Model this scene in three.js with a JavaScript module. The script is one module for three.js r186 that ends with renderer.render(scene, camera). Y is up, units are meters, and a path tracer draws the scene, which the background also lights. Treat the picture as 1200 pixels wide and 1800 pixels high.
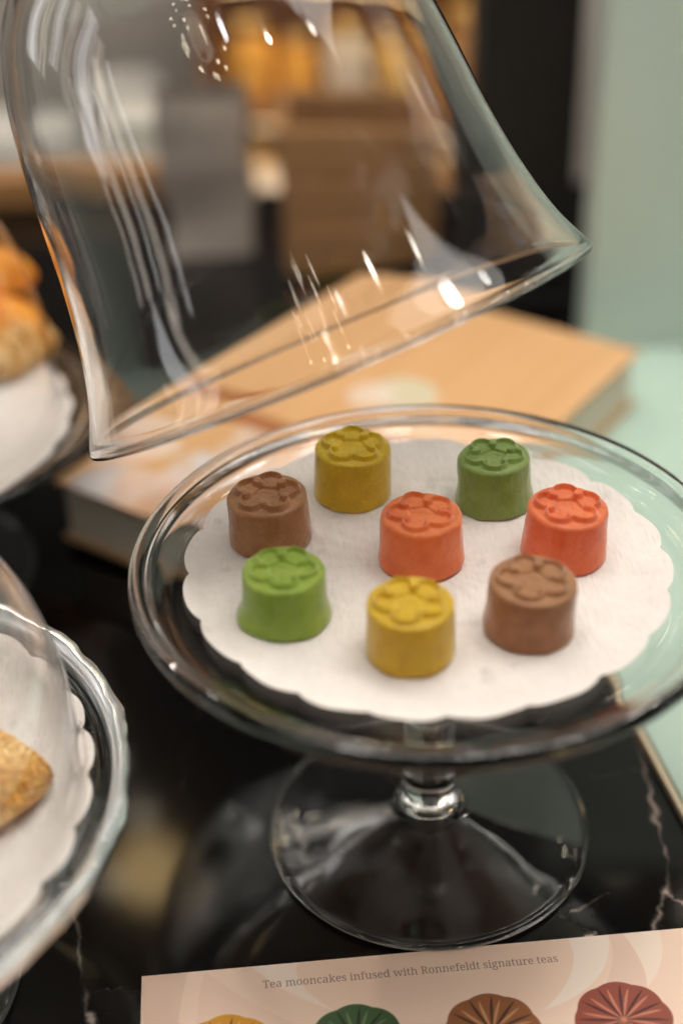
import * as THREE from 'three';
import { mergeVertices } from 'three/addons/utils/BufferGeometryUtils.js';
import { RoundedBoxGeometry } from 'three/addons/geometries/RoundedBoxGeometry.js';
import { RectAreaLightUniformsLib } from 'three/addons/lights/RectAreaLightUniformsLib.js';

// ---------------------------------------------------------------- camera, light, exposure
const scene = new THREE.Scene();
const renderer = new THREE.WebGLRenderer({ antialias: true });
renderer.toneMapping = THREE.LinearToneMapping;
renderer.toneMappingExposure = 0.95;
renderer.shadowMap.enabled = true;
RectAreaLightUniformsLib.init();

const camera = new THREE.PerspectiveCamera(37.53, 682 / 1024, 0.05, 30);
camera.position.set(-0.0409, 0.5808, 0.5683);
camera.rotation.set(THREE.MathUtils.degToRad(-33.745), 0, THREE.MathUtils.degToRad(-1.714), 'XYZ');
camera.focus = 0.722;
camera.userData.fStop = 1.95;
scene.add(camera);

scene.background = new THREE.Color().setRGB(0.06, 0.054, 0.049);   // dim surrounding light of the shop

// ---------------------------------------------------------------- helpers
let seed = 20240917;
const rnd = () => { seed = (seed * 1664525 + 1013904223) >>> 0; return seed / 4294967296; };
const rr = (a, b) => a + (b - a) * rnd();
const taken = {};
function numbered(n) { if (!(n in taken)) { taken[n] = 0; return n; } taken[n]++; return n + '_' + String(taken[n]).padStart(3, '0'); }
function thing(name, label, category, [x, y, z] = [0, 0, 0], group) {
  const o = new THREE.Group(); o.name = numbered(name); o.position.set(x, y, z);
  o.userData = { label, category }; if (group) o.userData.group = group;
  scene.add(o); return o;
}
function part(name, geo, mat, parent, label) {
  const m = new THREE.Mesh(geo, mat); m.name = name; m.castShadow = m.receiveShadow = true;
  if (label) m.userData.label = label;
  parent.add(m); return m;
}
function structure(name, geo, mat, label) {
  const m = part(name, geo, mat, scene); m.userData = { kind: 'structure', label }; return m;
}
const V2 = (x, y) => new THREE.Vector2(x, y);
const V3 = (x, y, z) => new THREE.Vector3(x, y, z);
const rgb = (r, g, b) => new THREE.Color().setRGB(r, g, b);

// tileable value noise
function hash(ix, iy, s) { let h = (ix * 374761393 + iy * 668265263 + s * 974634777) | 0; h = Math.imul(h ^ (h >>> 13), 1274126177); return ((h ^ (h >>> 16)) >>> 0) / 4294967296; }
function vnoise(x, y, per, s) {
  const x0 = Math.floor(x), y0 = Math.floor(y), fx = x - x0, fy = y - y0;
  const u = fx * fx * (3 - 2 * fx), v = fy * fy * (3 - 2 * fy), m = k => ((k % per) + per) % per;
  const a = hash(m(x0), m(y0), s), b = hash(m(x0 + 1), m(y0), s), c = hash(m(x0), m(y0 + 1), s), d = hash(m(x0 + 1), m(y0 + 1), s);
  return a + (b - a) * u + (c - a) * v + (a - b - c + d) * u * v;
}
function fbm(u, v, per, oct, s) { let t = 0, a = 0.5, n = 0; for (let k = 0; k < oct; k++) { t += a * vnoise(u * per, v * per, per, s + k); n += a; a *= 0.55; per *= 2; } return t / n; }
function dataTex(n, f, srgb = false) {
  const d = new Uint8Array(n * n * 4);
  for (let j = 0; j < n; j++) for (let i = 0; i < n; i++) {
    const c = f(i / n, j / n), k = (j * n + i) * 4;
    for (let q = 0; q < 3; q++) d[k + q] = Math.max(0, Math.min(255, Math.round(255 * (Array.isArray(c) ? c[q] : c))));
    d[k + 3] = 255;
  }
  const t = new THREE.DataTexture(d, n, n); t.wrapS = t.wrapT = THREE.RepeatWrapping; t.magFilter = THREE.LinearFilter; t.minFilter = THREE.LinearMipmapLinearFilter;
  t.generateMipmaps = true; if (srgb) t.colorSpace = THREE.SRGBColorSpace; t.needsUpdate = true; return t;
}
// smooth 3-D noise for shaping
function n3(x, y, z, s = 0) {
  const k = Math.floor(z), f = z - k, u = f * f * (3 - 2 * f);
  return (vnoise(x, y, 1 << 20, s + k * 17) * (1 - u) + vnoise(x, y, 1 << 20, s + (k + 1) * 17) * u) * 2 - 1;
}
function lathe(pts, seg = 96) { return new THREE.LatheGeometry(pts.map(p => V2(p[0], p[1])), seg); }
// smooth a profile through control points, keeping some corners
function spline(pts, n) { return new THREE.CatmullRomCurve3(pts.map(p => V3(p[0], p[1], 0)), false, 'centripetal').getPoints(n).map(p => [Math.max(0, p.x), p.y]); }

// ---------------------------------------------------------------- materials
const glass = new THREE.MeshPhysicalMaterial({ color: 0xffffff, roughness: 0.0, transmission: 1, thickness: 0.004, ior: 1.5, attenuationColor: rgb(0.93, 0.95, 0.93), attenuationDistance: 0.12 });
const paneGlass = new THREE.MeshPhysicalMaterial({ color: 0xffffff, roughness: 0.0, transmission: 1, thickness: 0, ior: 1.5 });

const hammered = dataTex(256, (u, v) => fbm(u, v, 10, 3, 701));
const blueGlass = new THREE.MeshPhysicalMaterial({ color: 0xffffff, roughness: 0.0, transmission: 1, thickness: 0.006, ior: 1.5, attenuationColor: rgb(0.62, 0.80, 0.84), attenuationDistance: 0.05 });
const paperBump = dataTex(256, (u, v) => 0.55 * fbm(u, v, 8, 4, 5) + 0.45 * vnoise(u * 96, v * 24, 24 * 4, 9));
const paperTone = dataTex(512, (u, v) => { const a = fbm(u, v, 6, 5, 31), b = fbm(u, v, 40, 2, 77); const spot = Math.max(0, fbm(u, v, 9, 3, 131) - 0.72) * 0.5; const t = 0.955 + 0.05 * (a - 0.5) + 0.03 * (b - 0.5) - spot; return [t, t * 0.975, t * 0.955]; }, true);
const doilyMat = new THREE.MeshPhysicalMaterial({ color: rgb(0.98, 0.97, 0.96), map: paperTone, roughness: 1, transmission: 0.22, thickness: 0, bumpMap: paperBump, bumpScale: 0.0008, side: THREE.DoubleSide });

// black marble, veins drawn where they run on the slab (metres -> texture)
const MX0 = -0.75, MZ0 = -0.95, MS = 1.5;
const marbleMap = (() => {
  const N = 2048, c = document.createElement('canvas'); c.width = c.height = N; const g = c.getContext('2d');
  g.fillStyle = 'rgb(15,13,12)'; g.fillRect(0, 0, N, N);
  for (let k = 0; k < 900; k++) { const x = rnd() * N, y = rnd() * N, r = rr(3, 26); g.fillStyle = `rgba(${rnd() < 0.5 ? '28,24,20' : '7,7,7'},${rr(0.05, 0.22)})`; g.beginPath(); g.ellipse(x, y, r * rr(1, 3), r, rr(0, 3), 0, 7); g.fill(); }
  const P = ([x, z]) => [(x - MX0) / MS * N, (z - MZ0) / MS * N];
  function vein(pts, w, col, a, depth = 0) { // wandering line of changing width: a broad faint stain, then a thin bright core; side cracks branch off
    const path = new THREE.CatmullRomCurve3(pts.map(p => { const [x, y] = P(p); return V3(x, y, 0); })).getPoints(pts.length * 22), q0 = rr(0, 400);
    for (const [k, al] of [[2.4, 0.10], [0.9, 1]]) for (let i = 1; i < path.length; i++) {
      const f = (n, m) => vnoise(i * m + q0, n + q0, 65536, 5), o = (i) => [(vnoise(i * 0.16 + q0, 3.3, 65536, 25) - 0.5) * 5 + (vnoise(i * 0.6 + q0, 7.3, 65536, 26) - 0.5) * 2, (vnoise(i * 0.16 + q0, 13.3, 65536, 27) - 0.5) * 5];
      const [ax, ay] = o(i - 1), [bx, by] = o(i); g.lineCap = 'round'; g.lineWidth = Math.max(0.5, w * k * (0.15 + 1.25 * Math.pow(f(1.5, 0.11), 1.6))); g.strokeStyle = `rgba(${col},${a * al * (0.10 + 0.9 * f(9.5, 0.09))})`;
      g.beginPath(); g.moveTo(path[i - 1].x + ax, path[i - 1].y + ay); g.lineTo(path[i].x + bx, path[i].y + by); g.stroke();
    }
    if (depth < 1 && w > 2) for (let n = 0; n < 2; n++) { const i = Math.floor(rr(0.1, 0.9) * path.length), z = [path[i].x / N * MS + MX0, path[i].y / N * MS + MZ0]; let an = rr(0, 6.28); const b = [z]; for (let j = 0; j < 4; j++) { an += rr(-0.6, 0.6); b.push([b[j][0] + Math.cos(an) * 0.008, b[j][1] + Math.sin(an) * 0.008]); } vein(b, w * 0.25, col, a * 0.16, 1); }
  }
  vein([[0.118, -0.16], [0.1204, -0.0392], [0.1201, -0.0046], [0.1199, 0.0198], [0.1175, 0.0467], [0.1132, 0.054], [0.1056, 0.0717], [0.09, 0.12]], 5.0, '176,156,146', 0.7);
  vein([[0.1154, 0.0503], [0.1223, 0.058], [0.15, 0.075]], 3, '170,150,140', 0.6);
  vein([[-0.2, -0.02], [-0.1805, 0.0499], [-0.174, 0.0786], [-0.1657, 0.112], [-0.1623, 0.1185], [-0.15, 0.16]], 3.2, '186,172,164', 0.6);
  vein([[0.061, 0.0629], [0.0714, 0.0589], [0.0886, 0.0486]], 2.2, '160,146,138', 0.55);
  vein([[0.0715, 0.0785], [0.0765, 0.0728]], 4, '210,190,175', 0.8);
  vein([[-0.12, -0.14], [-0.127, -0.0973], [-0.131, -0.0592], [-0.1313, -0.0279]], 2, '120,110,104', 0.35);
  for (let k = 0; k < 14; k++) { let x = rr(-0.7, 0.7), z = rr(-0.9, 0.45), a = rr(0, 6.3); const pts = [[x, z]]; for (let i = 0; i < 5; i++) { a += rr(-0.5, 0.5); x += Math.cos(a) * 0.03; z += Math.sin(a) * 0.03; pts.push([x, z]); } vein(pts, rr(0.6, 1.2), '110,98,88', rr(0.04, 0.12), 1); }
  const t = new THREE.CanvasTexture(c); t.colorSpace = THREE.SRGBColorSpace; t.flipY = false; t.anisotropy = 8; return t;
})();
const marble = new THREE.MeshPhysicalMaterial({ color: 0xffffff, map: marbleMap, roughness: 0.07, ior: 1.5, specularIntensity: 0.7 });

function worldUV(geo, x0, z0, s, px = 0, pz = 0) { const p = geo.attributes.position, uv = geo.attributes.uv; for (let i = 0; i < p.count; i++) uv.setXY(i, (p.getX(i) + px - x0) / s, (p.getZ(i) + pz - z0) / s); return geo; }

const woodTone = (a, b, s) => dataTex(256, (u, v) => { const w = fbm(u, v, 4, 3, s), g = 0.5 + 0.5 * Math.sin((v * 14 + w * 2.2) * 6.283); const t = 0.35 * g + 0.65 * fbm(u * 1, v * 1, 32, 2, s + 5); return [0, 1, 2].map(q => a[q] + (b[q] - a[q]) * t); }, true);
const tanWood = new THREE.MeshStandardMaterial({ map: woodTone([0.62, 0.44, 0.26], [0.76, 0.58, 0.38], 3), roughness: 0.5 });
const darkWood = new THREE.MeshStandardMaterial({ map: woodTone([0.42, 0.28, 0.17], [0.58, 0.40, 0.26], 11), roughness: 0.5 });
const blackPaint = new THREE.MeshStandardMaterial({ color: rgb(0.005, 0.004, 0.004), roughness: 0.7 });

// ---------------------------------------------------------------- the setting
{
  const tw = 1.4, td = 1.25, g = new RoundedBoxGeometry(tw, 0.03, td, 3, 0.003); worldUV(g, MX0, MZ0, MS, 0, -0.275);
  const t = structure('marble_table_top', g, marble, 'black marble table top with thin pale veins'); t.position.set(0, -0.015, -0.275);
}
const sage = new THREE.MeshStandardMaterial({ color: rgb(0.62, 0.72, 0.65), map: dataTex(128, (u, v) => 0.9 + 0.12 * (fbm(u, v, 4, 4, 51) - 0.5)), roughness: 0.55 });
{
  const w = structure('sage_wall', new THREE.BoxGeometry(1.0, 1.6, 0.05), sage, 'pale sage green wall on the right of the background'); w.position.set(0.661, -0.2, -0.545);
  const pale = new THREE.MeshStandardMaterial({ color: rgb(0.50, 0.46, 0.42), map: dataTex(128, (u, v) => 0.85 + 0.2 * (fbm(u, v, 4, 4, 91) - 0.5)), roughness: 0.7 });
  const b = structure('pale_back_wall', new THREE.BoxGeometry(2.4, 1.4, 0.05), pale, 'pale grey wall far behind the table'); b.position.set(-0.6, -0.42, -1.75);
}

// ---------------------------------------------------------------- lamps of the shop, above the frame, and added light panes at the sides
function lightPanel(name, label, x, y, z, w, d, power, tint) {
  const t = thing(name, label, 'ceiling lamp', [x, y, z]);
  part('housing', new RoundedBoxGeometry(w + 0.04, 0.05, d + 0.04, 2, 0.008), new THREE.MeshStandardMaterial({ color: rgb(0.5, 0.5, 0.5), roughness: 0.6 }), t).position.y = 0.03;
  const e = part('diffuser', new THREE.BoxGeometry(w, 0.006, d), new THREE.MeshStandardMaterial({ color: rgb(0.8, 0.8, 0.8), emissive: tint, emissiveIntensity: 0.8, roughness: 0.6 }), t); e.position.y = 0.001;
  const l = new THREE.RectAreaLight(tint, power, w, d); l.position.set(x, y - 0.006, z); l.lookAt(x, y - 1, z); l.name = 'panel_glow'; scene.add(l);
  return t;
}
lightPanel('ceiling_light_panel', 'wide ceiling light panel above the cake stands', 0.34, 1.75, -0.22, 1.8, 1.2, 1.75, rgb(1.0, 0.94, 0.87));
function addedSidePanes(label, x, face, panes) { // unseen glowing panes, added for side light and streaks in the glass
  const y = 0.80, z = -0.15, h = 1.0, t = thing('added_side_panes', label, 'window', [x, y, z]); t.rotation.y = face;
  const fm = new THREE.MeshStandardMaterial({ color: rgb(0.25, 0.22, 0.2), roughness: 0.5 }), d = Math.sin(face);
  for (const [c, w, hh, p, warm] of panes) {
    const tint = warm ? rgb(1.0, 0.86, 0.72) : rgb(0.94, 0.96, 1.0);
    for (const s of [-1, 1]) { part('frame_post', new THREE.BoxGeometry(0.03, hh + 0.06, 0.05), fm, t).position.set(c + s * (w / 2 + 0.015), 0, 0); part('frame_rail', new THREE.BoxGeometry(w, 0.03, 0.05), fm, t).position.set(c, s * (hh / 2 + 0.015), 0); }
    part('added_pane', new THREE.BoxGeometry(w, hh, 0.01), new THREE.MeshStandardMaterial({ color: rgb(0.8, 0.8, 0.8), emissive: tint, emissiveIntensity: p * 0.3, roughness: 0.5 }), t).position.set(c, 0, 0);
    const l = new THREE.RectAreaLight(tint, p, w, hh); l.position.set(x + d * 0.012, y, z - d * c); l.lookAt(x + d, y, z - d * c); l.name = 'added_pane_glow'; scene.add(l);
  }
}
addedSidePanes('row of narrow glowing panes added out of view to the left', -1.7, Math.PI / 2, [[-0.66, 0.12, 0.7, 1.2, 1], [-0.42, 0.20, 1.0, 1.6, 0], [-0.16, 0.07, 0.8, 0.9, 1], [0.06, 0.12, 0.6, 1.2, 0], [0.30, 0.06, 0.9, 1.6, 1], [0.56, 0.22, 0.9, 1.4, 0]]);
addedSidePanes('row of narrow glowing panes added out of view to the right', 1.7, -Math.PI / 2, [[-0.64, 0.10, 0.7, 1.4, 0], [-0.44, 0.06, 1.0, 1.8, 1], [-0.22, 0.14, 0.8, 1.2, 1], [0.02, 0.05, 0.6, 1.5, 0], [0.20, 0.16, 1.0, 1.2, 1], [0.50, 0.08, 0.8, 1.6, 0]]);
const lampMetal = new THREE.MeshStandardMaterial({ color: rgb(0.6, 0.6, 0.58), roughness: 0.4, metalness: 0.6 });
function downlight(x, y, z, r, power, tint, label) {
  const t = thing('spot_lamp', label, 'spot lamp', [x, y, z]);
  part('housing', lathe([[r * 1.25, 0], [r * 1.3, 0.01], [r * 1.25, 0.09], [r * 0.5, 0.11], [0, 0.11]], 32), lampMetal, t);
  part('bulb', lathe([[0, -0.012], [r * 0.6, -0.009], [r, 0.001], [r, 0.006], [0, 0.006]], 32), new THREE.MeshStandardMaterial({ color: rgb(1, 1, 1), emissive: tint, emissiveIntensity: 4 }), t);
  const l = new THREE.PointLight(tint, power, 0, 2); l.position.set(x, y - 0.02 - r, z); l.shadow.radius = r / 0.02; l.castShadow = true; l.name = 'spot_glow'; scene.add(l);
}
const roundLamp = (x, z, lab) => downlight(x, 1.62, z, 0.075, 0.48, rgb(1.0, 0.95, 0.88), lab);
const warmW = rgb(1.0, 0.90, 0.78), coolW = rgb(0.96, 0.97, 1.0);
[[-0.75, 1.5, 0.35, warmW, 0.05, 'warm spot lamp nearest the viewer on the left'], [-0.1, 1.5, 0.75, coolW, 0.05, 'cool white spot lamp behind the viewer'], [0.75, 1.5, 0.3, warmW, 0.05, 'warm spot lamp nearest the viewer on the right'],
 [-0.95, 1.5, -0.86, warmW, 1.3, 'warm spot lamp first from the left in the back row'], [-0.55, 1.5, -0.82, coolW, 0.14, 'cool spot lamp second from the left in the back row'], [0.62, 1.5, -0.86, warmW, 0.14, 'warm spot lamp third from the left in the back row'], [0.80, 1.5, -0.55, coolW, 0.14, 'cool spot lamp fourth from the left in the back row'], [1.1, 1.5, -0.80, warmW, 0.14, 'warm spot lamp above the sage wall'],
 [0.32, 1.5, 0.62, warmW, 0.14, 'warm spot lamp right behind the viewer, beside the cool one'], [-0.42, 1.52, 0.55, warmW, 0.05, 'warm spot lamp left behind the viewer, beside the cool one']]
  .forEach(([x, y, z, c, p, lab]) => downlight(x, y, z, 0.028, p, c, lab));
[[-0.28, -0.08, 'large round ceiling lamp above the left of the table'], [0.16, 0.14, 'large round ceiling lamp nearest the viewer'], [0.56, -0.04, 'large round ceiling lamp above the mint board'], [0.28, -0.46, 'large round ceiling lamp above the book'], [0.82, -0.40, 'large round ceiling lamp farthest to the right'], [-0.12, -0.62, 'large round ceiling lamp above the back of the table']].forEach(a => roundLamp(...a));
for (const [cx, cy, cz, lab] of [[-0.35, 1.25, 0.75, 'chandelier of many small bare bulbs behind the viewer'], [-0.62, 1.22, -1.28, 'chandelier of many small bare bulbs high at the back left'], [0.60, 1.26, -1.30, 'chandelier of many small bare bulbs high at the back right']]) { // clusters of small bulbs, seen only as sparkles in the glass
  const t = thing('chandelier', lab, 'chandelier', [cx, cy, cz]);
  const bm = new THREE.MeshStandardMaterial({ color: rgb(1, 0.95, 0.85), emissive: rgb(1.0, 0.88, 0.68), emissiveIntensity: 16 }), bg = new THREE.SphereGeometry(0.012, 12, 8), am = new THREE.CylinderGeometry(0.003, 0.003, 1, 6);
  part('hub', lathe([[0, -0.02], [0.03, -0.015], [0.035, 0.02], [0.012, 0.05], [0, 0.05]], 24), lampMetal, t);
  for (const [n, r, y] of [[9, 0.22, 0.02], [6, 0.13, -0.06]]) for (let k = 0; k < n; k++) { const a = k / n * 6.2832 + r * 9, x = Math.cos(a) * r, z = Math.sin(a) * r; const arm = part('arm', am, lampMetal, t); arm.scale.y = r; arm.position.set(x / 2, y / 2 + 0.03, z / 2); arm.quaternion.setFromUnitVectors(V3(0, 1, 0), V3(x, y, z).normalize()); part('bulb', bg, bm, t).position.set(x, y + 0.045, z); }
  const l = new THREE.PointLight(rgb(1.0, 0.88, 0.7), 0.04, 0, 2); l.position.set(cx, cy + 0.08, cz); l.shadow.radius = 5; l.castShadow = true; l.name = 'bulb_glow'; scene.add(l);
}
{ // golden pendant globe, mirrored as the soft gold patch in the marble
  const t = thing('pendant_lamp', 'golden globe pendant lamp hanging above the back of the table', 'pendant lamp', [-0.36, 1.2, -1.1]);
  part('globe', new THREE.SphereGeometry(0.055, 32, 24), new THREE.MeshStandardMaterial({ color: rgb(0.8, 0.6, 0.3), emissive: rgb(1.0, 0.68, 0.30), emissiveIntensity: 7, roughness: 0.4 }), t);
  part('cap', lathe([[0.026, 0.047], [0.028, 0.056], [0.018, 0.074], [0, 0.076]], 24), lampMetal, t);
  part('cord', new THREE.CylinderGeometry(0.003, 0.003, 0.5, 8), blackPaint, t).position.y = 0.325;
  const l = new THREE.PointLight(rgb(1.0, 0.7, 0.36), 0.25, 0, 2); l.position.set(-0.36, 1.2, -1.1); l.shadow.radius = 2.7; l.castShadow = true; l.name = 'globe_glow'; scene.add(l);
}

// ---------------------------------------------------------------- mint board beside the stand
{
  const t = thing('mint_board', 'mint green board with a cream edge lying on the marble at the right', 'board');
  const edge = z => 0.1326 + 0.178 * z, z0 = -0.518, z1 = 0.33, x1 = 0.68, th = 0.0052;
  const sh = (o) => { const s = new THREE.Shape(); s.moveTo(edge(z0) + o, -z0); s.lineTo(x1, -z0); s.lineTo(x1, -z1); s.lineTo(edge(z1) + o, -z1); s.closePath(); return s; };
  const g = new THREE.ExtrudeGeometry(sh(0.0042), { depth: th, bevelEnabled: true, bevelSize: 0.0008, bevelThickness: 0.0008, bevelSegments: 2 }); g.rotateX(-Math.PI / 2); g.translate(0, 0.0012, 0);
  part('board', g, new THREE.MeshPhysicalMaterial({ color: rgb(0.46, 0.60, 0.52), map: dataTex(256, (u, v) => 0.93 + 0.08 * (fbm(u, v, 6, 4, 61) - 0.5)), roughness: 0.32 }), t);
  const s2 = new THREE.Shape(); s2.moveTo(edge(z0), -z0); s2.lineTo(edge(z0) + 0.003, -z0); s2.lineTo(edge(z1) + 0.003, -z1); s2.lineTo(edge(z1), -z1); s2.closePath();
  const g2 = new THREE.ExtrudeGeometry(s2, { depth: th - 0.0006, bevelEnabled: false }); g2.rotateX(-Math.PI / 2); g2.translate(0, 0.0006, 0);
  part('edge_strip', g2, new THREE.MeshStandardMaterial({ color: rgb(0.62, 0.52, 0.36), roughness: 0.5 }), t, 'cream edge strip');
}

// ---------------------------------------------------------------- glass cake stand
function stand(t, mat, o) { // o: plate radius R, height of the flat H, rim height rimH, foot radius
  const { R, H, rim, footR, wob } = o, ft = 0.0042;
  const bead = (cx, cy, r, a0, a1, n) => Array.from({ length: n + 1 }, (_, i) => { const a = a0 + (a1 - a0) * i / n; return [cx + Math.cos(a) * r, cy + Math.sin(a) * r]; });
  const br = 0.0043, bx = R - br, by = H + rim - br;
  const upper = spline([[0.02, H], [R - 0.034, H], [R - 0.022, H + 0.0012], [R - 0.012, H + rim * 0.45], [bx - br * 0.92, by + 0.0012]], 40);
  const under = spline([[bx + br * 0.2, by - br * 0.98], [R - 0.0095, H + rim * 0.22], [R - 0.020, H - 0.0030], [R - 0.034, H - ft], [0.03, H - ft - 0.0008]], 40);
  const pr = [[0, H], ...upper, ...bead(bx, by, br, Math.PI * 0.86, -Math.PI * 0.42, 18), ...under, [0, H - ft - 0.0008]].reverse();
  let g = lathe(pr, 160);
  if (wob) { const p = g.attributes.position; for (let i = 0; i < p.count; i++) { const x = p.getX(i), z = p.getZ(i), r = Math.hypot(x, z); if (r > R - 0.02) { const a = Math.atan2(z, x), k = 1 + wob * Math.min(1, (r - R + 0.02) / 0.012) * (n3(Math.cos(a) * 6 + 20, Math.sin(a) * 6 + 20, p.getY(i) * 90 + 9, 3) + 0.6 * n3(Math.cos(a) * 19 + 40, Math.sin(a) * 19 + 40, p.getY(i) * 200 + 9, 8)); p.setX(i, x * k); p.setZ(i, z * k); p.setY(i, p.getY(i) + wob * 0.05 * n3(Math.cos(a) * 10 + 60, Math.sin(a) * 10 + 60, 3, 4)); } } g = mergeVertices(g); g.computeVertexNormals(); }
  part('plate', g, mat, t);
  const s0 = H - ft - 0.0012, cy = 0.021;
  const st = [[0, s0], [0.0185, s0], [0.0160, s0 - 0.003], [0.0140, s0 - 0.011], [0.0133, s0 - 0.03], [0.0131, cy + 0.026], [0.0136, cy + 0.013], [0.0150, cy + 0.005], [0.0168, cy + 0.0008], [0.0160, cy], [0, cy]].reverse();
  part('stem', lathe([st[0], ...spline(st.slice(1, -1), 60), st[st.length - 1]], 64), mat, t);
  const f0 = cy - 0.0002;
  const fb = 0.0024, fx = footR - fb;
  const fTop = spline([[0.004, f0], [0.0155, f0], [0.0195, f0 - 0.0022], [0.033, 0.0142], [0.052, 0.0098], [0.069, 0.0062], [fx - fb * 0.8, fb + 0.0024]], 50);
  const fUnder = spline([[fx - fb * 0.9, fb - 0.0004], [0.069, 0.0034], [0.052, 0.0070], [0.033, 0.0112], [0.018, 0.0152], [0.008, 0.0165], [0.003, 0.0167]], 50);
  const fo = [[0, f0], ...fTop, ...bead(fx, fb + 0.0002, fb, Math.PI * 0.68, -Math.PI * 0.9, 18), ...fUnder, [0, 0.0167]].reverse();
  part('foot', lathe(fo, 140), mat, t);
}
const HS = 0.1635;
{
  const t = thing('cake_stand', 'clear glass cake stand on a stem carrying eight small mooncakes', 'cake stand');
  stand(t, glass, { R: 0.14, H: HS, rim: 0.0142, footR: 0.084 });
}

// scalloped paper
function doilyGeo(R, lobes, depth, ph, wav, plateR, rim) {
  const lift = (r) => { const k = Math.max(0, r - plateR + 0.036); const pts = [[0, 0], [0.002, 0], [0.014, 0.0012], [0.024, rim * 0.45], [0.030, rim * 0.75], [0.06, rim * 1.2]]; for (let i = 1; i < pts.length; i++) if (k <= pts[i][0]) return pts[i - 1][1] + (pts[i][1] - pts[i - 1][1]) * (k - pts[i - 1][0]) / (pts[i][0] - pts[i - 1][0]) + Math.min(1, k / 0.01) * 0.0006; return rim; };
  const off = 0, nr = 60, na = 360, pos = [], uv = [], idx = [];
  for (let j = 0; j <= nr; j++) for (let i = 0; i <= na; i++) {
    const a = i / na * Math.PI * 2, lob = Math.abs(Math.sin((a * lobes / 2) + ph + 0.25 * Math.sin(a * 3 + ph)));
    const edge = R * (1 + 0.012 * Math.sin(a * 2 + ph * 3)) - depth * (1 - Math.pow(lob, 0.55));
    const s = j / nr, r = edge * s, x = Math.cos(a) * r, z = Math.sin(a) * r;
    const crease = Math.abs(n3(x * 26 + 7, z * 26 + 3, 1.5, 21)) * 0.0009 + Math.abs(n3(x * 60 + 7, z * 34 + 3, 2.5, 22)) * 0.0005 + wav * s * s * s * (0.5 + 0.5 * n3(Math.cos(a) * 2.4 + 9, Math.sin(a) * 2.4 + 9, 2.5, 13)) + 0.0003 * s * Math.sin(a * lobes * 1.5);
    pos.push(x, crease + lift(r + off), z); uv.push(x / 0.12, z / 0.12);
  }
  for (let j = 0; j < nr; j++) for (let i = 0; i < na; i++) { const a = j * (na + 1) + i, b = a + na + 1; idx.push(a, a + 1, b, b, a + 1, b + 1); }
  const g = new THREE.BufferGeometry(); g.setAttribute('position', new THREE.Float32BufferAttribute(pos, 3)); g.setAttribute('uv', new THREE.Float32BufferAttribute(uv, 2)); g.setIndex(idx); g.computeVertexNormals(); return g;
}
function doily(x, y, z, R, lobes, depth, ph, wav, label, plateR, rim) {
  const m = part(numbered('paper_doily'), doilyGeo(R, lobes, depth, ph, wav, plateR, rim), doilyMat, scene); m.position.set(x, y, z); m.userData = { label, category: 'doily', group: 'paper doilies on the glass plates' };
}
doily(-0.002, HS + 0.0006, -0.0085, 0.1135, 20, 0.0040, 0.4, 0.0012, 'white scalloped paper doily under the eight mooncakes', 0.139, 0.0142);

// ---------------------------------------------------------------- mooncakes
const crumbBump = dataTex(256, (u, v) => 0.6 * fbm(u, v, 12, 4, 201) + 0.4 * fbm(u, v, 64, 2, 221));
function cakeMat(c, d, s) { // waxy pressed paste: even colour with faint mottling, thin oily coat
  return new THREE.MeshPhysicalMaterial({ color: 0xffffff, roughness: 1, ior: 1.45, transmission: 0.5, thickness: 0, clearcoat: 0.9, clearcoatRoughness: 0.24, bumpMap: crumbBump, bumpScale: 0.00045,
    map: dataTex(256, (u, v) => { const t = Math.min(1, Math.max(0, 0.5 + (fbm(u, v, 5, 5, s) - 0.5) * 1.5)), q = fbm(u, v, 90, 1, s + 9); return [0, 1, 2].map(k => d[k] + (c[k] - d[k]) * t + (q > 0.86 ? 0.08 : q < 0.1 ? -0.08 : 0)); }, true) });
}
const sub = (a) => a.map(v => v / 255);
const M = {
  yellow: cakeMat(sub([236, 206, 20]), sub([220, 182, 6]), 301), yellowDeep: cakeMat(sub([238, 212, 12]), sub([220, 190, 2]), 311),
  green: cakeMat(sub([182, 204, 78]), sub([156, 184, 52]), 321), greenDull: cakeMat(sub([168, 192, 104]), sub([142, 168, 78]), 331),
  brown: cakeMat(sub([208, 156, 104]), sub([184, 130, 80]), 341), brownDark: cakeMat(sub([200, 148, 98]), sub([176, 122, 74]), 351),
  orange: cakeMat(sub([250, 156, 84]), sub([236, 128, 60]), 361), orangeRed: cakeMat(sub([250, 150, 88]), sub([232, 120, 62]), 371),
};
function petalRelief(x, y, k) { // k: relief strength; unit disc -> metres
  const r = Math.hypot(x, y); let a = Math.atan2(y, x); const sec = Math.PI * 2 / 5; a = a - sec * Math.round(a / sec);
  const px = r * Math.cos(a), py = r * Math.sin(a), d = Math.hypot(px - 0.57, py) - 0.42;
  const sm = (e0, e1, v) => { const t = Math.min(1, Math.max(0, (v - e0) / (e1 - e0))); return t * t * (3 - 2 * t); };
  let h = 0.0001 * (1 - sm(-0.04, 0.02, d));
  h += 0.0019 * Math.exp(-Math.pow((d + 0.06) / 0.046, 2)) * sm(0.50, 0.62, r);
  const kx = 0.57 * Math.cos(sec / 2), ky = 0.57 * Math.sin(sec / 2), kd = Math.hypot((px - kx) * 0.75, Math.abs(py) - ky);
  h = Math.max(h, 0.0019 * (1 - sm(0.09, 0.16, kd)));
  h -= 0.0009 * (1 - sm(0.36, 0.42, r + 0.03 * Math.cos(5 * Math.atan2(y, x))));
  return h * k;
}
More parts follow.
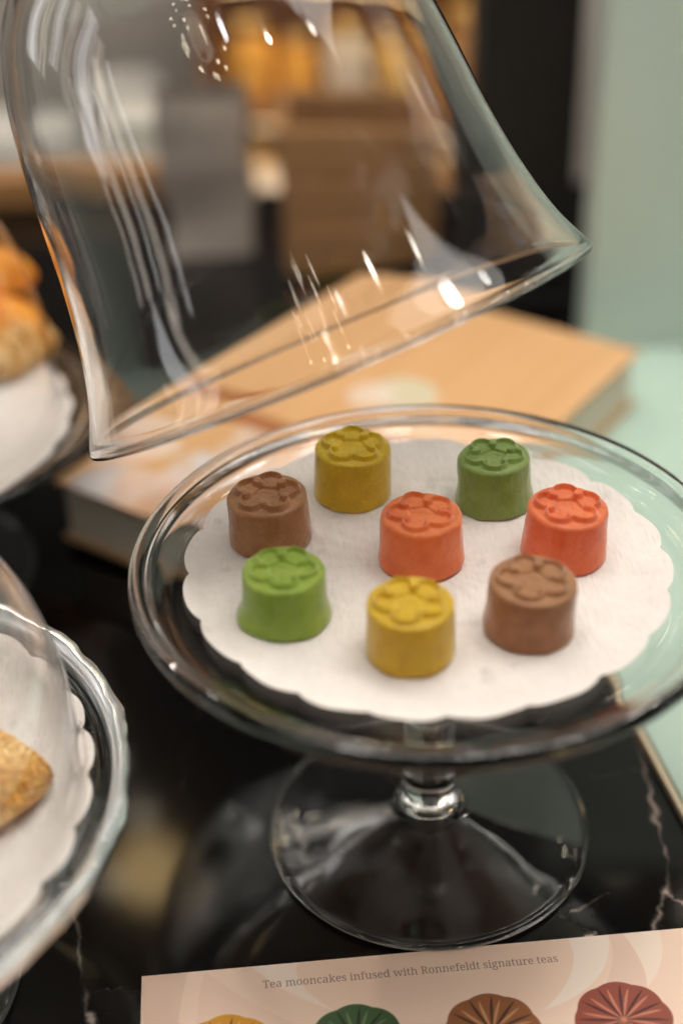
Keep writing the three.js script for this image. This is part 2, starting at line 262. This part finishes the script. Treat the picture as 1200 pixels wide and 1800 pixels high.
function mooncake(label, mat, x, z, o) {
  const t = thing('mooncake', label, 'mooncake', [x, HS + 0.0016, z], 'small mooncakes on the glass stand');
  const { R = 0.020, H = 0.025, turn = 0, flare = 0, lean = [0, 0], relief: rl = 1, s = 1 } = o, na = 168;
  const Rt = R * 0.95, rad = (y, a) => { const u = y / H; return R + (Rt - R) * u + flare * Math.exp(-Math.pow(u / 0.22, 2)) * (1 + 0.5 * n3(Math.cos(a) * 2 + 5, Math.sin(a) * 2 + 5, s, 4)) + 0.00035 * n3(Math.cos(a) * 2.2 + 15, Math.sin(a) * 2.2 + 15, u * 2.5 + s, 6) - 0.0009 * Math.max(0, n3(Math.cos(a) * 1.6 + 25, Math.sin(a) * 1.6 + 25, u * 2.2 + s * 3, 16) - 0.35) + 0.00012 * n3(Math.cos(a) * 9 + 15, Math.sin(a) * 9 + 15, u * 7 + s, 7); };
  // side: from base, up, over a rounded shoulder
  const rows = []; const sh = 0.0019;
  rows.push([0.0, 0, -1]); rows.push([0.0004, -0.0006, 0]);
  for (let k = 0; k <= 16; k++) rows.push([0.001 + (H - sh - 0.001) * k / 16, 0, 0]);
  for (let k = 1; k <= 6; k++) { const q = k / 6 * Math.PI / 2; rows.push([H - sh + sh * Math.sin(q), -sh * (1 - Math.cos(q)), 0]); }
  const pos = [], uv = [], idx = [];
  rows.forEach(([y, inset, bottom], j) => { for (let i = 0; i <= na; i++) { const a = i / na * Math.PI * 2, r = bottom ? 0 : rad(y, a) + inset; pos.push(Math.cos(a) * r, y, Math.sin(a) * r); uv.push(a * R / 0.03, y / 0.03); } });
  for (let j = 0; j < rows.length - 1; j++) for (let i = 0; i < na; i++) { const a = j * (na + 1) + i, b = a + na + 1; idx.push(a, b, a + 1, b, b + 1, a + 1); }
  const g = new THREE.BufferGeometry(); g.setAttribute('position', new THREE.Float32BufferAttribute(pos, 3)); g.setAttribute('uv', new THREE.Float32BufferAttribute(uv, 2)); g.setIndex(idx); g.computeVertexNormals();
  part('body', g, mat, t);
  const nr = 72, tp = [], tu = [], ti = [];
  for (let j = 0; j <= nr; j++) for (let i = 0; i <= na; i++) {
    const a = i / na * Math.PI * 2, f = j / nr, r = (rad(H, a) - sh) * f, x0 = Math.cos(a + turn) * f, y0 = Math.sin(a + turn) * f;
    const k = f > 0.985 ? 0 : 1, uneven = 0.00022 * n3(Math.cos(a) * f * 5 + 9, Math.sin(a) * f * 5 + 9, s * 1.7, 9);
    tp.push(Math.cos(a) * r, H + k * (petalRelief(x0 / 0.98, y0 / 0.98, rl * 1.25) + uneven), Math.sin(a) * r); tu.push(Math.cos(a) * r / 0.03, Math.sin(a) * r / 0.03);
  }
  for (let j = 0; j < nr; j++) for (let i = 0; i < na; i++) { const a = j * (na + 1) + i, b = a + na + 1; ti.push(a, a + 1, b, b, a + 1, b + 1); }
  const g2 = new THREE.BufferGeometry(); g2.setAttribute('position', new THREE.Float32BufferAttribute(tp, 3)); g2.setAttribute('uv', new THREE.Float32BufferAttribute(tu, 2)); g2.setIndex(ti); g2.computeVertexNormals();
  part('embossed_flower', g2, mat, t);
  t.rotation.set(lean[0], 0, lean[1]);
}
mooncake('yellow mooncake at the back of the plate, below the raised glass cloche', M.yellowDeep, -0.0352, -0.0719, { lean: [0.02, -0.03], R: 0.0197, H: 0.0275, turn: 0.3, relief: 1.1, s: 1 });
mooncake('dull green mooncake at the back of the plate', M.greenDull, 0.0354, -0.0603, { lean: [-0.02, 0.035], R: 0.0186, H: 0.0262, turn: 0.9, flare: 0.0014, s: 2 });
mooncake('brown mooncake behind the bright green one', M.brown, -0.0754, -0.034, { lean: [0.025, 0.03], R: 0.0200, H: 0.0252, turn: 0.15, relief: 1.15, s: 3 });
mooncake('orange mooncake in the middle of the doily', M.orange, -0.0038, -0.0126, { R: 0.0199, H: 0.0255, turn: 0.6, flare: 0.0006, s: 4 });
mooncake('orange mooncake at the right, behind the brown one', M.orangeRed, 0.0634, -0.0139, { lean: [0.0, -0.035], R: 0.0199, H: 0.0262, turn: 0.35, flare: 0.0004, relief: 1.15, s: 5 });
mooncake('bright green mooncake with a flared base at the left front', M.green, -0.0675, 0.0277, { R: 0.0196, H: 0.0252, turn: 1.0, flare: 0.0020, s: 6 });
mooncake('yellow mooncake nearest the viewer', M.yellow, -0.0126, 0.0558, { lean: [0.03, 0.01], R: 0.0198, H: 0.0268, turn: 0.72, relief: 1.1, s: 7 });
mooncake('brown mooncake at the right front of the plate', M.brownDark, 0.0402, 0.0419, { lean: [0.02, -0.045], R: 0.0200, H: 0.0262, turn: 0.62, flare: 0.0007, s: 8 });

// ---------------------------------------------------------------- raised glass cloche
{
  const t = thing('glass_cloche', 'large clear bell-shaped glass cloche raised and tilted above the plate', 'cloche', [-0.0394, 0.2254, -0.1083]);
  t.quaternion.setFromUnitVectors(V3(0, 1, 0), V3(-0.3605, 0.8554, -0.3721).normalize());
  const out = [[0.1352, 0.0012], [0.1340, 0.0045], [0.1255, 0.025], [0.1183, 0.053], [0.1135, 0.085], [0.1105, 0.117], [0.1070, 0.146], [0.1005, 0.178], [0.088, 0.207], [0.066, 0.230], [0.036, 0.243], [0.010, 0.2465], [0, 0.247]];
  const th = 0.0028, inn = [[0.1338, 0.0002], [0.1312, 0.0022], [0.1296, 0.0055], [0.1225, 0.025], [0.1155, 0.053], [0.1107, 0.085], [0.1077, 0.117], [0.1042, 0.146], [0.0978, 0.1765], [0.0858, 0.2045], [0.0645, 0.2268], [0.035, 0.2400], [0.010, 0.2435], [0, 0.244]];
  const lb = 0.0021, lip = Array.from({ length: 15 }, (_, i) => { const q = -Math.PI * 0.92 + i / 14 * Math.PI * 1.25; return [0.1331 + Math.cos(q) * lb, lb + Math.sin(q) * lb]; });
  const prof = [...spline([[0.1302, 0.0052], ...inn.slice(3)], 110).reverse(), ...lip, ...spline([[0.1346, 0.0042], ...out.slice(2)], 110)];
  const dg = lathe(prof, 220), dp = dg.attributes.position;
  for (let i = 0; i < dp.count; i++) { const x = dp.getX(i), y = dp.getY(i), z = dp.getZ(i), r = Math.hypot(x, z); if (r < 0.02 || y < 0.006) continue; const ca = x / r, sa = z / r, w = Math.min(1, (y - 0.006) / 0.03); const k = 1 + w * (0.0022 * n3(ca * 2.6 + 9, sa * 2.6 + 9, y * 9 + 3, 41) + 0.0009 * n3(ca * 8 + 9, sa * 8 + 9, y * 14 + 3, 43)); dp.setX(i, x * k); dp.setZ(i, z * k); }
  const dome0 = mergeVertices(dg, 1e-6); dome0.deleteAttribute('normal'); dome0.deleteAttribute('uv'); const dm = mergeVertices(dome0, 1e-6); dm.computeVertexNormals();
  part('dome', dm, glass, t);
  const kn = [[0, 0.2474], [0.010, 0.2474], [0.0085, 0.252], [0.008, 0.258], [0.013, 0.264], [0.0175, 0.273], [0.0165, 0.283], [0.009, 0.2895], [0, 0.291]];
  part('knob', lathe([kn[0], ...spline(kn.slice(1, -1), 40), kn[kn.length - 1]], 48), glass, t);
}

// ---------------------------------------------------------------- the two other stands with pastries
function dome(t, R, h, y, mat, thick) {
  const out = [[R + 0.003, y], [R + 0.001, y + 0.004], [R, y + 0.012], [R * 0.985, y + h * 0.30], [R * 0.92, y + h * 0.55], [R * 0.78, y + h * 0.77], [R * 0.54, y + h * 0.92], [R * 0.25, y + h * 0.985], [0.012, y + h], [0, y + h]];
  if (!thick) { part('dome', lathe(spline(out, 80), 120), mat, t); }
  else { const inn = out.map(([r, yy], k) => [Math.max(0, r - (k < 6 ? thick : thick * 0.6)), k ? yy - (k < 4 ? 0 : thick) : yy + 0.0002]); part('dome', lathe([...spline(inn, 90).reverse(), ...spline(out, 90)], 160), mat, t); }
  const b = y + h + 0.0003, kn = [[0, b], [0.009, b], [0.008, b + 0.006], [0.014, b + 0.016], [0.013, b + 0.027], [0, b + 0.031]];
  part('knob', lathe([kn[0], ...spline(kn.slice(1, -1), 30), kn[kn.length - 1]], 40), mat, t);
}
const crustTex = (a, b, c, s) => dataTex(512, (u, v) => { const n = fbm(u, v, 7, 5, s), m = fbm(u, v, 26, 4, s + 13), w = fbm(u, v, 90, 2, s + 23), k = 0.5 + 0.5 * Math.sin((u * 8 + n * 4.5) * 6.283); const t = Math.min(1, Math.max(0, (n - 0.30) * 2.4 + (w - 0.5) * 0.5)), q = Math.min(1, Math.pow(k, 4) * 0.5 + Math.max(0, m - 0.55) * 3.2); return [0, 1, 2].map(i => (a[i] + (b[i] - a[i]) * t) * (1 - q) + c[i] * q); }, true);
const flakeBump = dataTex(512, (u, v) => { const n = fbm(u, v, 8, 4, 411); return 0.5 * (0.5 + 0.5 * Math.sin((u * 22 + n * 3) * 6.283)) + 0.5 * fbm(u, v, 30, 3, 419); });
function pastryGeo(L, W, H, segs, bend, s) { // laminated, ridged roll tapering to both ends
  const na = 72, nl = 140, pos = [], uv = [], idx = [];
  for (let j = 0; j <= nl; j++) {
    const t = j / nl * 2 - 1, env = Math.pow(Math.max(0, 1 - Math.pow(Math.abs(t), 2.6)), 0.55);
    const fr = ((t + 1) / 2 * segs) % 1, ridge = 1 - 0.16 * Math.pow(fr, 3) + 0.03 * n3(t * 6 + 9, 3, 1, s);
    for (let i = 0; i <= na; i++) {
      const a = i / na * Math.PI * 2, ca = Math.cos(a), sa = Math.sin(a), lump = 1 + 0.07 * n3(ca * 1.7 + 5, sa * 1.7 + 5, t * 4 + 7, s) + 0.035 * n3(ca * 6 + 5, sa * 6 + 5, t * 14 + 7, s + 3);
      const y = sa * H * env * ridge * lump * (sa < 0 ? 0.35 : 1), w = ca * W * env * ridge * lump;
      pos.push(t * L + 0.02 * L * n3(ca * 3, sa * 3 + 5, t * 3 + 4, s), Math.max(y, -H * 0.30) + H * 0.30, w + bend * t * t * L); uv.push(t * L / 0.06 + 0.15 * sa, a / 6.283 * 2);
    }
  }
  for (let j = 0; j < nl; j++) for (let i = 0; i < na; i++) { const a = j * (na + 1) + i, b = a + na + 1; idx.push(a, a + 1, b, b, a + 1, b + 1); }
  const g = new THREE.BufferGeometry(); g.setAttribute('position', new THREE.Float32BufferAttribute(pos, 3)); g.setAttribute('uv', new THREE.Float32BufferAttribute(uv, 2)); g.setIndex(idx); g.computeVertexNormals(); return g;
}
function pastry(label, mat, [x, y, z], turn, tilt, geo) {
  const t = part(numbered('croissant'), geo, mat, scene); t.position.set(x, y, z); t.rotation.set(0, turn, tilt); t.userData = { label, category: 'pastry', group: 'pastries on the stands at the left' };
}
{
  const H = 0.112, cx = -0.29, cz = 0.09;
  const t = thing('domed_cake_stand', 'footed glass plate with thick bluish rim and clear dome at the left front', 'cake stand', [cx, 0, cz]);
  stand(t, blueGlass, { R: 0.1435, H, rim: 0.0060, footR: 0.09, wob: 0.001 });
  const ring = [[0.1442, H + 0.004], [0.1455, H + 0.0085], [0.1490, H + 0.0118], [0.1525, H + 0.0112], [0.1538, H + 0.0075], [0.1520, H + 0.0030], [0.1475, H - 0.0005], [0.1448, H + 0.0006], [0.1442, H + 0.004]];
  const rg = mergeVertices((() => { const q = lathe(spline(ring, 28), 260); q.deleteAttribute('uv'); q.deleteAttribute('normal'); return q; })(), 1e-6), rp = rg.attributes.position;
  for (let i = 0; i < rp.count; i++) { const x = rp.getX(i), y = rp.getY(i), z = rp.getZ(i), a = Math.atan2(z, x), w = Math.max(0, (Math.hypot(x, z) - 0.145) / 0.009); const n = 0.0016 * n3(Math.cos(a) * 9 + 20, Math.sin(a) * 9 + 20, y * 160 + 3, 3) + 0.0009 * n3(Math.cos(a) * 30 + 40, Math.sin(a) * 30 + 40, y * 330 + 3, 8); const k = 1 + w * n / 0.15; rp.setX(i, x * k); rp.setZ(i, z * k); rp.setY(i, y + w * 0.6 * n); }
  rg.computeVertexNormals();
  part('rim', rg, new THREE.MeshPhysicalMaterial({ color: rgb(0.80, 0.90, 0.92), roughness: 0.22, transmission: 0.8, thickness: 0.006, ior: 1.5 }), t, 'thick hammered bluish glass rim');
  dome(t, 0.1325, 0.134, H + 0.0062, paneGlass, 0.0022);
  doily(cx, H + 0.0005, cz, 0.1375, 26, 0.0045, 1.1, 0.0004, 'white paper doily inside the glass dome at the left front', 0.1435, 0.006);
  const crust = new THREE.MeshPhysicalMaterial({ map: crustTex([0.93, 0.68, 0.32], [0.99, 0.84, 0.56], [0.76, 0.44, 0.14], 431), roughness: 0.42, bumpMap: flakeBump, bumpScale: 0.0018 });
  pastry('golden flaky pastry under the glass dome at the left front', crust, [-0.236, H + 0.0022, 0.090], 0.22, 0, pastryGeo(0.066, 0.032, 0.024, 3, 0.1, 3));
}
{
  const H = 0.112, cx = -0.33, cz = -0.24;
  const t = thing('domed_cake_stand', 'glass stand with clear dome and croissants at the back left, out of focus', 'cake stand', [cx, 0, cz]);
  stand(t, blueGlass, { R: 0.142, H, rim: 0.012, footR: 0.085, wob: 0.002 });
  dome(t, 0.117, 0.16, H + 0.0062, paneGlass, 0);
  doily(cx, H + 0.0005, cz, 0.124, 22, 0.004, 0.2, 0.0004, 'white paper doily under the blurred croissants at the back left', 0.142, 0.012);
  const crust = new THREE.MeshPhysicalMaterial({ map: crustTex([0.96, 0.58, 0.14], [1.0, 0.74, 0.32], [0.86, 0.42, 0.06], 451), roughness: 0.4, bumpMap: flakeBump, bumpScale: 0.0015 });
  const pale = new THREE.MeshPhysicalMaterial({ map: crustTex([0.90, 0.68, 0.38], [0.95, 0.82, 0.60], [0.82, 0.55, 0.25], 471), roughness: 0.45, bumpMap: flakeBump, bumpScale: 0.0015 });
  const g = pastryGeo(0.045, 0.024, 0.028, 5, 0.25, 9);
  pastry('deep orange croissant on top of the pile at the back left', crust, [-0.290, H + 0.024, -0.375], 0.5, 0.05, g);
  pastry('orange croissant lowest in the pile at the back left', crust, [-0.268, H + 0.0022, -0.345], -0.3, 0, g);
  pastry('pale croissant end beside the orange croissants at the back left', pale, [-0.250, H + 0.0022, -0.318], 1.0, 0, pastryGeo(0.030, 0.016, 0.022, 4, 0.2, 12));
}

// ---------------------------------------------------------------- thick book behind the stand
{
  const L = 0.366, W = 0.245, h = 0.046;
  const t = thing('thick_book', 'thick tan book lying behind the cake stand, cream page edges', 'book', [-0.022, 0.0072, -0.347]);
  t.rotation.y = Math.atan2(-0.298, -0.212);
  const N = 1024, c = document.createElement('canvas'); c.width = N; c.height = N * 0.67 | 0; const g = c.getContext('2d'), Hh = c.height;
  g.fillStyle = 'rgb(210,166,120)'; g.fillRect(0, 0, N, Hh);
  for (let k = 0; k < 240; k++) { g.strokeStyle = `rgba(${rnd() < 0.5 ? '188,138,88' : '220,178,130'},${rr(0.08, 0.3)})`; g.lineWidth = rr(1, 7); const y = rnd() * Hh; g.beginPath(); g.moveTo(0, y); g.bezierCurveTo(N * 0.3, y + rr(-14, 14), N * 0.6, y + rr(-14, 14), N, y + rr(-8, 8)); g.stroke(); }
  const blob = (x, y, rx, ry, a, col) => { g.fillStyle = col; g.beginPath(); g.ellipse(x * N, y * Hh, rx * N, ry * Hh, a, 0, 7); g.fill(); };
  // cover picture: pale cool and pink shapes toward one end, a brown band
  for (let k = 0; k < 60; k++) blob(rr(0.68, 1.0), rnd(), rr(0.02, 0.06), rr(0.04, 0.12), rr(0, 3), ['rgba(216,206,204,0.6)', 'rgba(196,202,218,0.6)', 'rgba(226,196,180,0.6)', 'rgba(202,150,116,0.45)', 'rgba(232,224,218,0.6)'][k % 5]);
  g.fillStyle = 'rgba(158,98,58,0.85)'; g.fillRect(N * 0.615, 0, N * 0.05, Hh);
  blob(0.40, 0.46, 0.06, 0.10, 0.2, 'rgba(206,204,180,0.8)'); blob(0.44, 0.54, 0.05, 0.07, 0, 'rgba(222,206,190,0.8)');
  const tex = new THREE.CanvasTexture(c); tex.colorSpace = THREE.SRGBColorSpace;
  const coverPaper = new THREE.MeshPhysicalMaterial({ map: tex, roughness: 0.35 }), plainCover = new THREE.MeshStandardMaterial({ color: rgb(0.55, 0.34, 0.17), roughness: 0.5 });
  const pageTex = dataTex(128, (u, v) => { const k = 0.86 + 0.1 * (hash(0, Math.floor(v * 128), 4) - 0.5); return [k, k * 0.95, k * 0.86]; }, true);
  const cover = part('cover', new THREE.BoxGeometry(L, 0.003, W), [plainCover, plainCover, coverPaper, plainCover, plainCover, plainCover], t); cover.position.y = h - 0.0015;
  const back = part('back_cover', new THREE.BoxGeometry(L, 0.003, W), plainCover, t); back.position.y = 0.0015;
  part('page_block', new THREE.BoxGeometry(L - 0.008, h - 0.0064, W - 0.008), new THREE.MeshStandardMaterial({ map: pageTex, roughness: 0.8 }), t).position.y = h / 2;
}

// ---------------------------------------------------------------- blurred background
{
  const r = thing('wooden_rail', 'tan wooden rail along the far edge of the table at the left', 'rail', [-0.455, 0.001, -0.875]);
  part('rail', new RoundedBoxGeometry(0.62, 0.036, 0.03, 3, 0.006), tanWood, r).position.y = 0.019;
  part('foot_strip', new THREE.BoxGeometry(0.60, 0.004, 0.022), darkWood, r).position.y = -0.0005;
  const cupG = lathe([[0, 0], [0.05, 0], [0.055, 0.01], [0.066, 0.10], [0.068, 0.104], [0.063, 0.104], [0.05, 0.01], [0, 0.008]], 40);
  const china = new THREE.MeshPhysicalMaterial({ color: rgb(0.80, 0.78, 0.74), roughness: 0.25 });
  const shelf = thing('back_counter', 'grey counter beyond the table at the upper left, out of focus', 'counter', [-0.55, 0, -1.35]);
  part('counter_top', new RoundedBoxGeometry(0.95, 0.03, 0.5, 2, 0.005), new THREE.MeshStandardMaterial({ color: rgb(0.42, 0.40, 0.38), roughness: 0.35 }), shelf).position.y = -0.175;
  part('counter_front', new THREE.BoxGeometry(0.93, 0.6, 0.46), new THREE.MeshStandardMaterial({ color: rgb(0.10, 0.10, 0.10), roughness: 0.6 }), shelf).position.y = -0.49;
  const box = thing('paper_carton', 'cream paper carton on the grey counter, blurred behind the cloche', 'carton', [-0.262, -0.1598, -1.27]);
  part('body', new RoundedBoxGeometry(0.13, 0.105, 0.09, 2, 0.006), new THREE.MeshStandardMaterial({ color: rgb(0.80, 0.77, 0.68), roughness: 0.6 }), box).position.y = 0.053;
  part('lid', new RoundedBoxGeometry(0.136, 0.018, 0.096, 2, 0.005), new THREE.MeshStandardMaterial({ color: rgb(0.84, 0.82, 0.75), roughness: 0.6 }), box).position.y = 0.1155;
  for (const [x, z, lab] of [[-0.46, -1.28, 'white china bowl at the far left of the grey counter'], [-0.34, -1.45, 'white china bowl behind the cream paper carton']]) {
    const b = thing('china_bowl', lab, 'bowl', [x, -0.1598, z], 'bowls on the grey counter'); part('bowl', cupG, china, b); part('foot_ring', lathe([[0.03, -0.0002], [0.052, -0.0002], [0.052, 0.006], [0.03, 0.006]], 32), china, b);
  }
  // shelf cabinet with amber jars and tins, well behind the table
  const Z = -1.42, cab = thing('shelf_cabinet', 'brown wooden shelf cabinet with jars and tins, blurred behind the cloche', 'cabinet', [0.0, -0.95, Z]);
  const cw = 0.42, ch = 1.22, cd = 0.2, F = -0.95;
  for (const s of [-1, 1]) part('side_panel', new THREE.BoxGeometry(0.02, ch, cd), darkWood, cab).position.set(s * (cw / 2 - 0.01), ch / 2, 0);
  part('back_panel', new THREE.BoxGeometry(cw - 0.042, ch - 0.002, 0.012), darkWood, cab).position.set(0, ch / 2, -cd / 2 + 0.008);
  for (const y of [-0.62, -0.42, -0.235, -0.07, 0.12, 0.255]) part('shelf', new THREE.BoxGeometry(cw - 0.042, 0.018, cd - 0.02), darkWood, cab).position.set(0, y - F, 0.008);
  const glow = new THREE.MeshStandardMaterial({ color: rgb(1, 0.8, 0.5), emissive: rgb(1.0, 0.68, 0.34), emissiveIntensity: 3 });
  for (const y of [-0.07, 0.12]) {
    part('light_strip', new THREE.BoxGeometry(0.34, 0.006, 0.014), glow, cab).position.set(0, y - 0.013 - F, cd / 2 - 0.02);
    const l = new THREE.RectAreaLight(rgb(1.0, 0.74, 0.46), 24, 0.34, 0.014); l.position.set(0, y - 0.018, Z + cd / 2 - 0.02); l.lookAt(0, y - 1, Z + cd / 2 - 0.12); l.name = 'strip_glow'; scene.add(l);
  }
  for (const [x, y] of [[-0.085, -0.055], [0.07, -0.22], [-0.03, -0.22]]) part('small_bulb', new THREE.SphereGeometry(0.007, 12, 8), new THREE.MeshStandardMaterial({ color: rgb(1, 0.9, 0.7), emissive: rgb(1.0, 0.85, 0.6), emissiveIntensity: 5 }), cab).position.set(x, y - F, cd / 2 + 0.009);
  const jarG = lathe([[0, 0], [0.026, 0], [0.029, 0.004], [0.029, 0.06], [0.024, 0.07], [0.024, 0.076], [0, 0.076]], 40), lidG = lathe([[0, 0.0762], [0.026, 0.0762], [0.026, 0.09], [0.02, 0.092], [0, 0.092]], 32);
  const brass = new THREE.MeshStandardMaterial({ color: rgb(0.7, 0.5, 0.22), metalness: 0.9, roughness: 0.3 });
  const stuffs = { amber: rgb(0.80, 0.40, 0.07), gold: rgb(0.72, 0.46, 0.14), cream: rgb(0.66, 0.58, 0.46), brown: rgb(0.30, 0.17, 0.08) }, jm = {};
  for (const k in stuffs) jm[k] = new THREE.MeshPhysicalMaterial({ color: stuffs[k], roughness: 0.25 });
  [['amber', -0.145, 0, 1.25, 'leftmost amber jar on the shelf just below the cabinet top'], ['amber', -0.075, 0, 1.0, 'small amber jar next to the leftmost one'], ['cream', 0.0, 0, 1.2, 'cream tin in the middle of the upper lit shelf'], ['gold', 0.075, 0, 1.1, 'gold tin right of the cream tin'], ['brown', 0.145, 0, 1.2, 'brown tin at the right end of the upper lit shelf'],
   ['cream', -0.15, 1, 1.0, 'cream tin at the left end of the lower lit shelf'], ['gold', -0.08, 1, 1.2, 'gold tin second from the left on the lower lit shelf'], ['gold', -0.005, 1, 0.9, 'short gold tin in the middle of the lower lit shelf'], ['amber', 0.065, 1, 1.1, 'amber jar right of the short gold tin'], ['brown', 0.14, 1, 1.0, 'brown tin at the right end of the lower lit shelf']]
    .forEach(([k, x, row, sc, lab]) => { const t = thing('shelf_jar', lab, 'jar', [x, (row ? -0.2256 : -0.0606), Z + 0.03], 'jars and tins in the shelf cabinet'); part('jar', jarG, jm[k], t); part('lid', lidG, brass, t); t.scale.setScalar(sc); });
  const crate = thing('wooden_crate', 'small brown wooden crate on the table behind the cloche, blurred', 'crate', [-0.012, 0.0008, -0.735]);
  for (let k = 0; k < 3; k++) for (const s of [-1, 1]) part('side_plank', new RoundedBoxGeometry(0.145, 0.042, 0.009, 1, 0.002), tanWood, crate).position.set(0, 0.024 + k * 0.047, s * 0.05);
  for (let k = 0; k < 3; k++) for (const s of [-1, 1]) part('end_plank', new RoundedBoxGeometry(0.009, 0.042, 0.09, 1, 0.002), tanWood, crate).position.set(s * 0.068, 0.024 + k * 0.047, 0);
  part('bottom', new THREE.BoxGeometry(0.126, 0.006, 0.09), tanWood, crate).position.y = 0.006;
  const bag = thing('paper_bag', 'grey brown paper bag on the table behind the cloche, blurred', 'bag', [-0.158, 0.0008, -0.755]);
  const bagM = new THREE.MeshStandardMaterial({ color: rgb(0.58, 0.50, 0.43), map: dataTex(128, (u, v) => 0.85 + 0.3 * (fbm(u, v, 5, 4, 771) - 0.5)), roughness: 0.8, side: THREE.DoubleSide });
  const bgeo = new THREE.CylinderGeometry(0.062, 0.058, 0.15, 4, 10, true, Math.PI / 4); bgeo.scale(1, 1, 0.6); { const p = bgeo.attributes.position; for (let i = 0; i < p.count; i++) { const n = 0.006 * n3(p.getX(i) * 40 + 9, p.getY(i) * 40 + 9, p.getZ(i) * 40 + 9, 5); p.setX(i, p.getX(i) + n); p.setZ(i, p.getZ(i) - n); } bgeo.computeVertexNormals(); }
  part('bag_wall', bgeo, bagM, bag).position.y = 0.0755; part('bag_bottom', new THREE.BoxGeometry(0.07, 0.002, 0.042), bagM, bag).position.y = 0.002;
  const col = thing('black_column', 'black column at the back between the cabinet and the sage wall', 'column', [0.118, 0.0005, -0.655]);
  part('shaft', new RoundedBoxGeometry(0.078, 0.9, 0.1, 2, 0.006), blackPaint, col).position.y = 0.46;
  part('base', new RoundedBoxGeometry(0.082, 0.012, 0.104, 2, 0.003), blackPaint, col).position.y = 0.006;
}

// ---------------------------------------------------------------- menu card
{
  const W = 0.36, Hc = 0.24, t = thing('menu_card', 'pale peach card with a line of text and printed mooncakes, at the front', 'card', [-0.1423, 0.0006, 0.0933]);
  t.rotation.y = Math.atan2(0.0193, 0.261);
  const N = 2048, S = N / W, c = document.createElement('canvas'); c.width = N; c.height = Math.round(Hc * S); const g = c.getContext('2d');
  g.fillStyle = 'rgb(252,220,198)'; g.fillRect(0, 0, N, c.height);
  const m = (u) => u * S;
  const swoosh = (pts, col) => { g.fillStyle = col; g.beginPath(); g.moveTo(m(pts[0][0]), m(pts[0][1])); for (let i = 1; i < pts.length; i += 2) g.quadraticCurveTo(m(pts[i][0]), m(pts[i][1]), m(pts[i + 1][0]), m(pts[i + 1][1])); g.closePath(); g.fill(); };
  swoosh([[0, 0], [0.012, 0], [0.022, 0], [0.014, 0.03], [0.016, 0.09], [0, 0.05], [0, 0]], 'rgb(242,208,188)');
  swoosh([[0.052, 0], [0.066, 0.018], [0.09, 0.030], [0.07, 0.014], [0.074, 0], [0.06, 0], [0.052, 0]], 'rgb(255,234,218)');
  swoosh([[0.03, 0], [0.055, 0.03], [0.10, 0.05], [0.06, 0.05], [0.03, 0.09], [0.02, 0.04], [0.03, 0]], 'rgb(246,212,191)');
  swoosh([[0.205, 0], [0.21, 0.02], [0.185, 0.04], [0.222, 0.03], [0.225, 0], [0.215, 0], [0.205, 0]], 'rgb(255,236,220)');
  swoosh([[0.232, 0], [0.235, 0.02], [0.215, 0.045], [0.25, 0.03], [0.25, 0], [0.24, 0], [0.232, 0]], 'rgb(255,232,214)');
  swoosh([[0.225, 0], [0.228, 0.02], [0.20, 0.05], [0.25, 0.05], [0.232, 0], [0.228, 0], [0.225, 0]], 'rgb(243,210,190)');
  g.fillStyle = 'rgb(150,122,110)'; g.font = `${Math.round(m(0.0062))}px serif`; g.textAlign = 'left'; g.textBaseline = 'alphabetic';
  const line = 'Tea mooncakes infused with Ronnefeldt signature teas', w0 = g.measureText(line).width;
  g.save(); g.translate(m(0.0569), m(0.0132)); g.scale(m(0.1409) / w0, 1); g.fillText(line, 0, 0); g.restore();
  function printed(u, v, r, base, dark, light) {
    g.save(); g.translate(m(u), m(v)); const k = m(r), n = 12;
    g.fillStyle = `rgb(${base})`; g.beginPath(); for (let i = 0; i <= 160; i++) { const a = i / 160 * 6.2832, q = k * (0.955 + 0.05 * Math.abs(Math.cos(a * 4))); g.lineTo(Math.cos(a) * q, Math.sin(a) * q * 0.94); } g.closePath(); g.fill();
    for (let i = 0; i < n; i++) { const a = i / n * 6.2832 + 0.13; for (const [s, col, f] of [[0.0, dark, 0.95], [0.20, light, 0.86]]) { g.fillStyle = `rgb(${col})`; g.beginPath(); g.moveTo(0, 0); g.quadraticCurveTo(Math.cos(a + s - 0.16) * k * 0.6, Math.sin(a + s - 0.16) * k * 0.56, Math.cos(a + s) * k * f, Math.sin(a + s) * k * f * 0.94); g.quadraticCurveTo(Math.cos(a + s + 0.05) * k * 0.6, Math.sin(a + s + 0.05) * k * 0.56, 0, 0); g.fill(); } }
    g.fillStyle = `rgb(${light})`; g.beginPath(); g.arc(0, 0, k * 0.07, 0, 7); g.fill(); g.restore();
  }
  printed(0.0395, 0.0475, 0.0225, '216,150,28', '122,70,10', '240,190,70');
  printed(0.0985, 0.0482, 0.0225, '66,94,58', '26,44,30', '110,138,92');
  printed(0.1600, 0.0490, 0.0225, '152,94,56', '70,38,22', '206,150,102');
  printed(0.2205, 0.0490, 0.0225, '152,72,54', '78,28,24', '208,130,102');
  const tex = new THREE.CanvasTexture(c); tex.colorSpace = THREE.SRGBColorSpace; tex.anisotropy = 8;
  const face = new THREE.MeshPhysicalMaterial({ map: tex, roughness: 0.38 }), edgeM = new THREE.MeshStandardMaterial({ color: rgb(0.8, 0.7, 0.62), roughness: 0.7 });
  const card = part('sheet', new THREE.BoxGeometry(W, 0.0008, Hc), [edgeM, edgeM, face, edgeM, edgeM, edgeM], t); card.position.set(W / 2, 0.0004, Hc / 2);
}

renderer.render(scene, camera);
